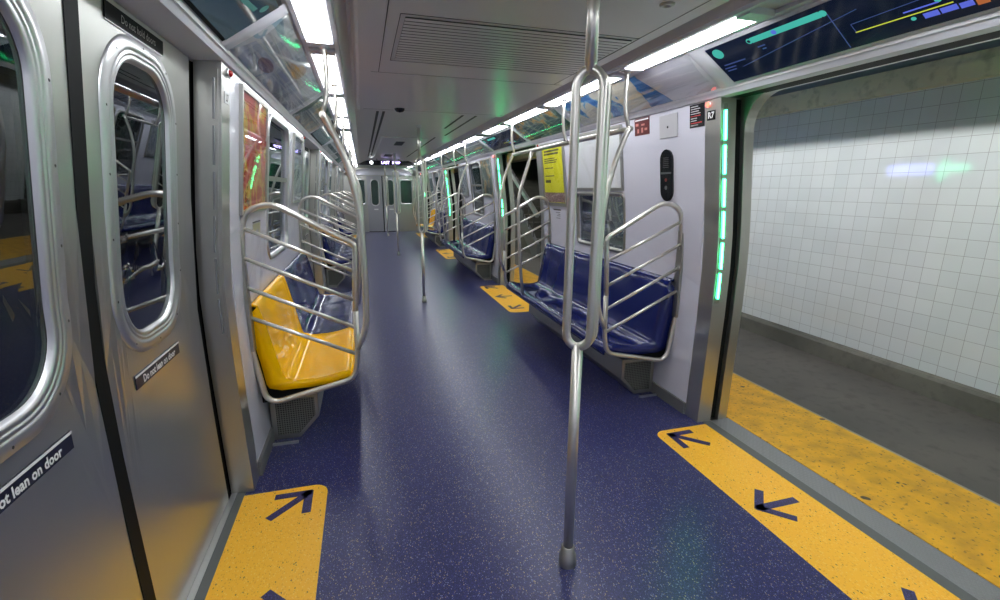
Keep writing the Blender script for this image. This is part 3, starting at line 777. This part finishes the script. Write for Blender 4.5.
t = thing('speaker_plate', (W(1.85), 2.78, 1.85), 'square light grey cover plate with centre screw high on the right wall', 'cover plate')
part(slab(1, 2.640, 2.825, 1.785, 1.925, -.007, 0), 'plate', mat('plate_grey', (.48, .48, .50, 1), .35), t, .003)
sc = MB(); sc.grid([[(W(1.85)-o, 2.735+r_*math.cos(j*PI/6), 1.85+r_*math.sin(j*PI/6)) for j in range(12)] for r_, o in ((.007, .007), (.006, .010), (.0005, .010))], True, True); part(sc, 'screw', SEAM, t)

t = thing('warning_sign', (W(1.89), 3.07, 1.89), 'dark red sign with pale pictograms high on the right wall', 'sign')
part(slab(1, 2.945, 3.125, 1.832, 1.945, -.003, 0), 'board', REDSIGN, t)
pc = MB(); PINK = mat('pink_print', srgb(200, 130, 120), .5)
for a, b_, c, d in ((3.07, 3.09, 1.848, 1.875), (3.02, 3.04, 1.848, 1.88), (2.97, 3.0, 1.86, 1.875), (3.075, 3.11, 1.895, 1.912), (3.0, 3.04, 1.893, 1.905)): slab(1, a, b_, c, d, -.0045, -.003, pc)
part(pc, 'pictograms', PINK, t)
part(slab(1, 2.955, 3.115, 1.928, 1.937, -.0045, -.003), 'heading', WHITE, t)

t = thing('help_point', (W(1.55), 2.78, 1.55), 'tall black rounded help intercom on the white right wall', 'intercom')
part(disc(1, rrect(2.685, 2.815, 1.385, 1.715, .067, 10), -.012, 0), 'body', BLACKGL, t)
part(slab(1, 2.695, 2.805, 1.560, 1.572, -.0145, -.012), 'stripe', mat('grey_stripe', (.10, .10, .10, 1), .4), t)
def wdisc(s, y, z, r, off, n=16):
    return disc(s, [(y+r*math.cos(i*2*PI/n), z+r*math.sin(i*2*PI/n)) for i in range(n)], off, off+.003)
part(wdisc(1, 2.75, 1.522, .011, -.0155), 'button', mat('dim_red', (.16, .03, .025, 1), .4), t)
part(wdisc(1, 2.75, 1.472, .013, -.0155), 'call_button', mat('dim_grey', (.10, .10, .10, 1), .4), t)
sp = MB()
for i in range(6): slab(1, 2.722, 2.779, 1.60+i*.012, 1.604+i*.012, -.0132, -.012, sp)
part(sp, 'speaker_slots', SEAM, t)

def framed(s, y0, y1, z0, z1, name, label, cat, art, group=None, fw=.022, fm=None):
    t = thing(name, (s*W((z0+z1)/2), (y0+y1)/2, (z0+z1)/2), label, cat, group)
    fr = MB()
    slab(s, y0, y1, z0, z0+fw, -.016, 0, fr); slab(s, y0, y1, z1-fw, z1, -.016, 0, fr); slab(s, y0, y0+fw, z0+fw, z1-fw, -.016, 0, fr); slab(s, y1-fw, y1, z0+fw, z1-fw, -.016, 0, fr)
    part(fr, 'frame', fm or GRILLST, t)
    part(slab(s, y0+fw, y1-fw, z0+fw, z1-fw, -.006, 0), 'print', art, t)
    part(slab(s, y0+fw, y1-fw, z0+fw, z1-fw, -.0125, -.0123), 'glazing', GLAZE, t)
    return t
t = thing('side_display', (1.45, 3.7, 1.7), 'led destination display on the outer side of the car, mirrored in the platform tiles', 'led display')
part(slab(1, 3.28, 4.18, 1.50, 1.92, .17, .205), 'housing', BLACKGL, t)
for i in range(8): part(slab(1, 3.60+.056*i, 3.60+.056*i+.038, 1.635, 1.745, .205, .207), 'led_character', emis('outer_led_blue', (.25, .32, 1, 1), 22), t)
part(slab(1, 3.28, 3.46, 1.65, 1.73, .205, .207), 'led_bar', emis('outer_led_green', (.10, 1, .5, 1), 9), t)
part(disc(1, [(3.50+.05*math.cos(q*PI/8), 1.67+.13*math.sin(q*PI/8)) for q in range(16)], .2072, .2085), 'led_roundel', emis('outer_led_green', (.15, 1, .6, 1), 22), t)
framed(1, 3.30, 4.17, 1.45, 1.935, 'display_back_frame', 'white framed back of the outer display above the low window on the right wall', 'display back', mat('blank_white', (.82, .84, .86, 1), .35))  # inner back of the outer led display, nothing printed on it
yp = framed(1, 4.38, 4.99, 1.285, 1.925, 'wall_poster', 'yellow information poster framed on the right wall', 'poster', YPOST, fw=.035)
pl = MB(); y_ = 4.93
for z, L, h in ((1.855, .42, .018), (1.825, .40, .018), (1.775, .30, .009), (1.755, .36, .009), (1.735, .34, .009), (1.68, .25, .009), (1.60, .26, .010), (1.555, .16, .03)):
    slab(1, y_-L, y_-.02, z-h, z, -.0075, -.006, pl)
part(pl, 'print_lines', PRINT, yp); part(slab(1, 4.42, 4.95, 1.325, 1.425, -.0075, -.006), 'photo_band', PHOTO, yp)
t = thing('small_notice', (W(1.22), 4.69, 1.22), 'small white notice with dark border under the yellow poster', 'notice')
part(slab(1, 4.56, 4.82, 1.155, 1.255, -.003, 0), 'board', mat('notice_grey', (.55, .56, .58, 1), .4), t)
nl = MB()
slab(1, 4.56, 4.82, 1.24, 1.255, -.0042, -.003, nl)
for z in (1.222, 1.205, 1.188, 1.164): slab(1, 4.58, 4.80, z-.006, z, -.0042, -.003, nl)
part(nl, 'print_lines', SEAM, t)
framed(-1, 2.56, 3.20, 1.325, 1.925, 'wall_poster', 'red and yellow illustrated poster framed on the near left wall', 'poster', REDPOST)
t = thing('small_notice', (-W(1.2), 2.97, 1.2), 'small yellowish label under the red poster on the left wall', 'notice')
part(slab(-1, 2.86, 3.06, 1.185, 1.26, -.003, 0), 'board', mat('label_olive', srgb(150, 150, 110), .4), t)
part(slab(-1, 2.86, 3.06, 1.265, 1.272, -.003, 0), 'heading', BLACK, t)
framed(-1, 4.36, 4.98, 1.33, 1.90, 'wall_poster', 'pale framed poster beyond the near window on the left wall', 'poster', BLUEART)
for s, nm in SIDES:
    for k in (2, 3):
        w = 'second' if k == 2 else 'third'
        framed(s, DC[k]+1.13, DC[k]+1.77, 1.32, 1.92, 'wall_poster', 'framed poster on the %s wall just past the %s doorway' % (nm, w), 'poster', [BLUEART, GRNART][(k+(s > 0)) % 2], 'far wall posters')
        framed(s, DC[k]+2.95, DC[k]+3.56, 1.32, 1.90, 'wall_poster', 'framed poster on the %s wall beyond the window of the %s bench' % (nm, 'second' if k == 2 else 'farthest'), 'poster', [GREYART, BLUEART][(k+(s > 0)) % 2], 'far wall posters')

# ------------------------------------------------------------------ benches
SP = [(1.298, .850), (1.294, .862), (1.282, .864), (1.272, .852), (1.256, .79), (1.228, .66), (1.206, .54), (1.188, .455), (1.160, .415), (1.10, .398), (1.00, .400), (.92, .412), (.86, .428), (.825, .432), (.803, .422), (.796, .402), (.800, .386)]
def seat_shell(root, s, y0, y1, nseat, m):
    mb = MB(); ny = nseat*10; rows = []
    for i in range(ny+1):
        u = i/ny; y = y0+(y1-y0)*u; ph = (u*nseat) % 1 if i < ny else 1
        sc_ = math.cos(2*PI*ph)*.5+.5
        e = min(u, 1-u)*(y1-y0); rim = max(0, 1-e/.035)
        row = []
        for j, (x, z) in enumerate(SP):
            inner = 1 if 3 <= j <= 13 else 0
            dx = -.006*sc_*inner*(1 if j < 8 else 0); dz = .006*sc_*inner*(0 if j < 8 else 1)
            dz += .010*rim**2*(1 if j >= 8 and inner else 0); dx -= .010*rim**2*(1 if j < 8 and inner else 0)
            row.append((s*(x+dx), y, z+dz))
        rows.append(row)
    def flange(row, y):      # skirt wrapping down and back round the end of the shell
        return [(s*min(abs(x)+(.085 if 3 < j < 10 else .03 if j == 10 else 0), 1.315), y, z-(.046 if 6 < j < 14 else .02 if j == 14 else 0)) for j, (x, _, z) in enumerate(row)]
    rows = [flange(rows[0], y0-.004)]+rows+[flange(rows[-1], y1+.004)]
    mb.grid(rows, True)
    o = part(mb, 'seat_shell', m, root, 0, .014 if s > 0 else .014)
    o.modifiers['thick'].offset = 1 if s > 0 else -1
    return o
def bench(s, k, ysec):
    nm = 'right' if s > 0 else 'left'
    y0 = DC[k]+1.20
    cols = '+'.join(c for c, n in ysec)
    desc = {('b',): 'all blue moulded plastic bench', ('y', 'b'): 'yellow and blue moulded plastic bench', ('b', 'y'): 'blue moulded plastic bench with yellow far seats'}[tuple(c for c, n in ysec)]
    t = thing('bench', (s*1.28, y0, 0), '%s on the %s side, %s the camera' % (desc, nm, {1: 'nearest', 2: 'second from', 3: 'third from'}[k]), 'bench', 'benches along both sides')
    y = y0-.005
    for c, n in ysec:
        seat_shell(t, s, y+.004, y+n*.445-.004, n, SEATY if c == 'y' else SEATB); y += n*.445
    L1 = y0+2.245
    # support beam and back filler
    part(MB().prism_y([(s*x, z) for x, z in [(.90, .385), (.90, .36), (1.20, .29), (1.295, .29), (1.30, .83), (1.292, .83), (1.235, .45), (1.18, .385)]], y0+.03, L1-.03), 'support_frame', BLACK, t)
    pen = [(1.02, .275), (1.02, .125), (1.135, .0), (1.285, .0), (1.285, .275)]
    hc = part(MB().prism_y([(s*x, z) for x, z in pen], y0+.13, L1-.13), 'heater_cover', GRILLST, t, .004)
    for ye, d in ((y0+.13, -1), (L1-.13, 1)):
        gp = [(1.042, .250), (1.042, .135), (1.138, .030), (1.255, .030), (1.255, .250)]
        part(MB().prism_y([(s*x, z) for x, z in gp], ye, ye+d*.003), 'grille', GRILL, hc)
    part(MB().box(s*1.05, s*1.25, y0+.2, y0+.24, .27, .36).box(s*1.05, s*1.25, L1-.24, L1-.2, .27, .36), 'bracket', GRILLST, t)
    # floor strip at the base of the heater
    part(MB().box(s*1.14, s*1.285, y0+.06, y0+.075, 0, .012), 'floor_edge', RIM, t)
    return t
for s, k, ys in ((1, 1, [('b', 5)]), (1, 2, [('b', 5)]), (1, 3, [('b', 3), ('y', 2)]), (-1, 1, [('y', 2), ('b', 3)]), (-1, 2, [('b', 5)]), (-1, 3, [('b', 5)])):
    bench(s, k, ys)

# ------------------------------------------------------------------ grab rails with armrest hoops
def rail(s, k):
    nm = 'right' if s > 0 else 'left'
    y0 = DC[k]+1.17; y1 = y0+2.27
    t = thing('grab_rail', (s*.86, y0, 0), 'stainless grab rail with barred end hoops around the %s %s bench' % ({1: 'nearest', 2: 'second', 3: 'farthest'}[k], nm), 'grab rail', 'grab rails around the benches')
    r = .0155
    X = lambda pts, y: [(s*x, y, z) for x, z in pts]
    for y in (y0, y1):
        loop = [(.768, .80), (.757, 1.02), (.748, 1.165), (1.14, 1.385), (1.262, 1.345), (1.288, 1.22), (1.310, .95), (1.318, .72), (1.258, .303), (.795, .405), (.772, .55), (.768, .80)]
        mb = MB().tube(X(loop, y), r, 10, [0, .01, .025, .10, .06, .05, .05, .05, .085, .06, .04, 0])
        hoop = part(mb, 'armrest_hoop', TUBE, t)
        for zf, zw in ((1.018, 1.262), (.857, 1.112), (.702, .962), (.548, .808)):
            xf = .757+(1.018-zf)*.03; xw = 1.284+(1.262-zw)*.06
            part(MB().tube(X([(xf, zf), (xw, zw)], y), .0105, 8), 'crossbar', TUBE, hoop)
        # tall post leaning out from the rail into the aisle and back down to the hoop
        part(MB().tube(X([(.86, 1.81), (.845, 1.795), (.770, 1.62), (.715, 1.38), (.705, 1.00), (.715, .70), (.770, .58)], y), .0165, 10, [0, .01, .15, .14, .14, .1, 0]), 'tall_post', TUBE, t)
        part(MB().box(s*1.285, s*1.303, y-.03, y+.03, .62, 1.25), 'wall_bracket', GRILLST, t, .003)
    part(MB().tube([(s*.86, y0-.01, 1.81), (s*.86, y1+.01, 1.81)], .017, 12), 'overhead_bar', TUBE, t)
    for y in (y0+.02, y0+.93, y1-.02):
        hg = part(MB().tube([(s*.862, y, 1.812), (s*.835, y, 1.90), (s*.828, y, 2.0), (s*.832, y, 2.132)], .0125, 10, .04), 'hanger', TUBE, t)
        part(MB().lathe([(.024, 2.132), (.024, 2.122), (.013, 2.112)], s*.832, y, 16), 'flange', RIM, hg)
    y = y1-.57
    part(MB().tube([(s*.86, y, 1.81), (s*.80, y, 1.62), (s*.725, y, 1.38), (s*.735, y, 1.1), (s*.76, y, .7), (s*.792, y, .43)], .0155, 10, [0, .1, .12, .1, .1, 0]), 'middle_post', TUBE, t)
for s in (1, -1):
    for k in (1, 2, 3): rail(s, k)

# ------------------------------------------------------------------ centre poles
PX = .008
for k in range(1, 5):
    yc = DC[k]; t = thing('centre_pole', (.008, yc, 0), ['', 'nearest steel centre pole with triple grip loop standing in the foreground', 'second steel centre pole down the aisle', 'third steel centre pole down the aisle', 'farthest steel centre pole down the aisle'][k], 'pole', 'centre poles in the aisle')
    r = .0195; cz = 2.15 if k == 1 else (2.2)
    top = 2.15 if yc < 4.7 else (2.188 if 7.4 < yc < 12.3 else 2.2)
    part(MB().tube([(PX, yc, .0), (PX, yc, .925)], r, 16), 'lower_pole', TUBE, t)
    part(MB().tube([(PX, yc, 1.812), (PX, yc, top)], r, 16), 'upper_pole', TUBE, t)
    for i, (la, de) in enumerate(((-.041, 0), (.042, -.016), (.056, .040))):
        c, sn = la*.9+de*.44, -la*.44+de*.9
        part(MB().tube([(PX+c*math.sin(q*PI/12), yc+sn*math.sin(q*PI/12), .965-.050*math.cos(q*PI/12)) for q in range(7)]+[(PX+c*math.cos(q*PI/12), yc+sn*math.cos(q*PI/12), 1.765+.055*math.sin(q*PI/12)) for q in range(7)], (.0150, .0152, .0145)[i], 12, 0), 'grip_branch', TUBE, t)
    part(MB().lathe([(.021, .085), (.026, .082), (.027, .05), (.033, .045), (.034, .0)], PX, yc), 'base_collar', GRILLST, t)
    part(MB().lathe([(.021, top-.03), (.034, top-.012), (.036, top)], PX, yc), 'top_collar', RIM, t)

# ------------------------------------------------------------------ floor markings
def arrow(mb, x, y, ang, z0, z1, L=.225, b=.155, w=.040):
    """apex at (x,y); ang = pointing direction"""
    c, sn = math.cos(ang), math.sin(ang)
    def q(u, v): return (x+c*u-sn*v, y+sn*u+c*v)
    def bar(u0, v0, u1, v1):
        dx, dy = u1-u0, v1-v0; d = math.hypot(dx, dy); nx, ny = -dy/d*w/2, dx/d*w/2
        mb.prism_z([q(u0+nx, v0+ny), q(u1+nx, v1+ny), q(u1-nx, v1-ny), q(u0-nx, v0-ny)], z0, z1)
    bar(-.012, 0, -L, 0)
    k = b*.7071
    bar(.008, -.010, -k, k); bar(.008, .010, -k, -k)
for s, nm in SIDES:
    for k in range(1, 5):
        dc = DC[k]; r = .07
        a = [(s*1.3305, dc-.81), (s*1.3305, dc+.81)]
        for q in range(9): 
            an = q/8*PI/2; a.append((s*(.945+r-r*math.sin(an)), dc+.81-r+r*math.cos(an)))
        for q in range(9):
            an = q/8*PI/2; a.append((s*(.945+r-r*math.cos(an)), dc-.81+r-r*math.sin(an)))
        t = thing('floor_marking', (s*1.14, dc, 0), 'yellow floor marking with blue arrows inside the %s %s door' % (ORD[k], nm), 'floor marking', 'yellow door markings on the floor')
        part(MB().prism_z(a, 0, .0012), 'mat', YELF, t)
        for i, (x, y, an) in enumerate(((1.03, dc+.755, 135), (1.015, dc+.06, 180), (1.03, dc-.625, 225))):
            if s < 0: an = 180-an; 
            mb = MB(); arrow(mb, s*x, y, math.radians(an), .0012, .0018); part(mb, 'arrow', ARROW, t)

# ------------------------------------------------------------------ camera and render look
cam = bpy.data.cameras.new('camera'); co = bpy.data.objects.new('camera', cam); C.objects.link(co)
f, yaw, pitch, roll = 465.08, .2827, .2344, .0062
cy, sy, cp_, sp_ = math.cos(yaw), math.sin(yaw), math.cos(pitch), math.sin(pitch)
F = Vector((sy*cp_, cy*cp_, -sp_)); R = Vector((cy, -sy, 0)); U = R.cross(F)
cr, sr = math.cos(roll), math.sin(roll)
Rr = R*cr+U*sr; Ur = -R*sr+U*cr
Mx = Matrix(((Rr.x, Ur.x, -F.x, -.695), (Rr.y, Ur.y, -F.y, 0), (Rr.z, Ur.z, -F.z, 1.458), (0, 0, 0, 1)))
co.matrix_world = Mx
cam.sensor_width = 36; cam.lens = f/1000*36; cam.clip_start = .05
sc = bpy.context.scene; sc.camera = co
w = bpy.data.worlds.new('world'); sc.world = w; w.use_nodes = True
w.node_tree.nodes['Background'].inputs[0].default_value = (.02, .022, .025, 1); w.node_tree.nodes['Background'].inputs[1].default_value = .2
sc.view_settings.view_transform = 'Standard'; sc.view_settings.look = 'None'; sc.view_settings.gamma = 1; sc.view_settings.use_curve_mapping = False
sc.view_settings.exposure = .22
sc.cycles.use_denoising = True
sc.cycles.max_bounces = 8; sc.cycles.transparent_max_bounces = 12
sc.cycles.sample_clamp_indirect = 6
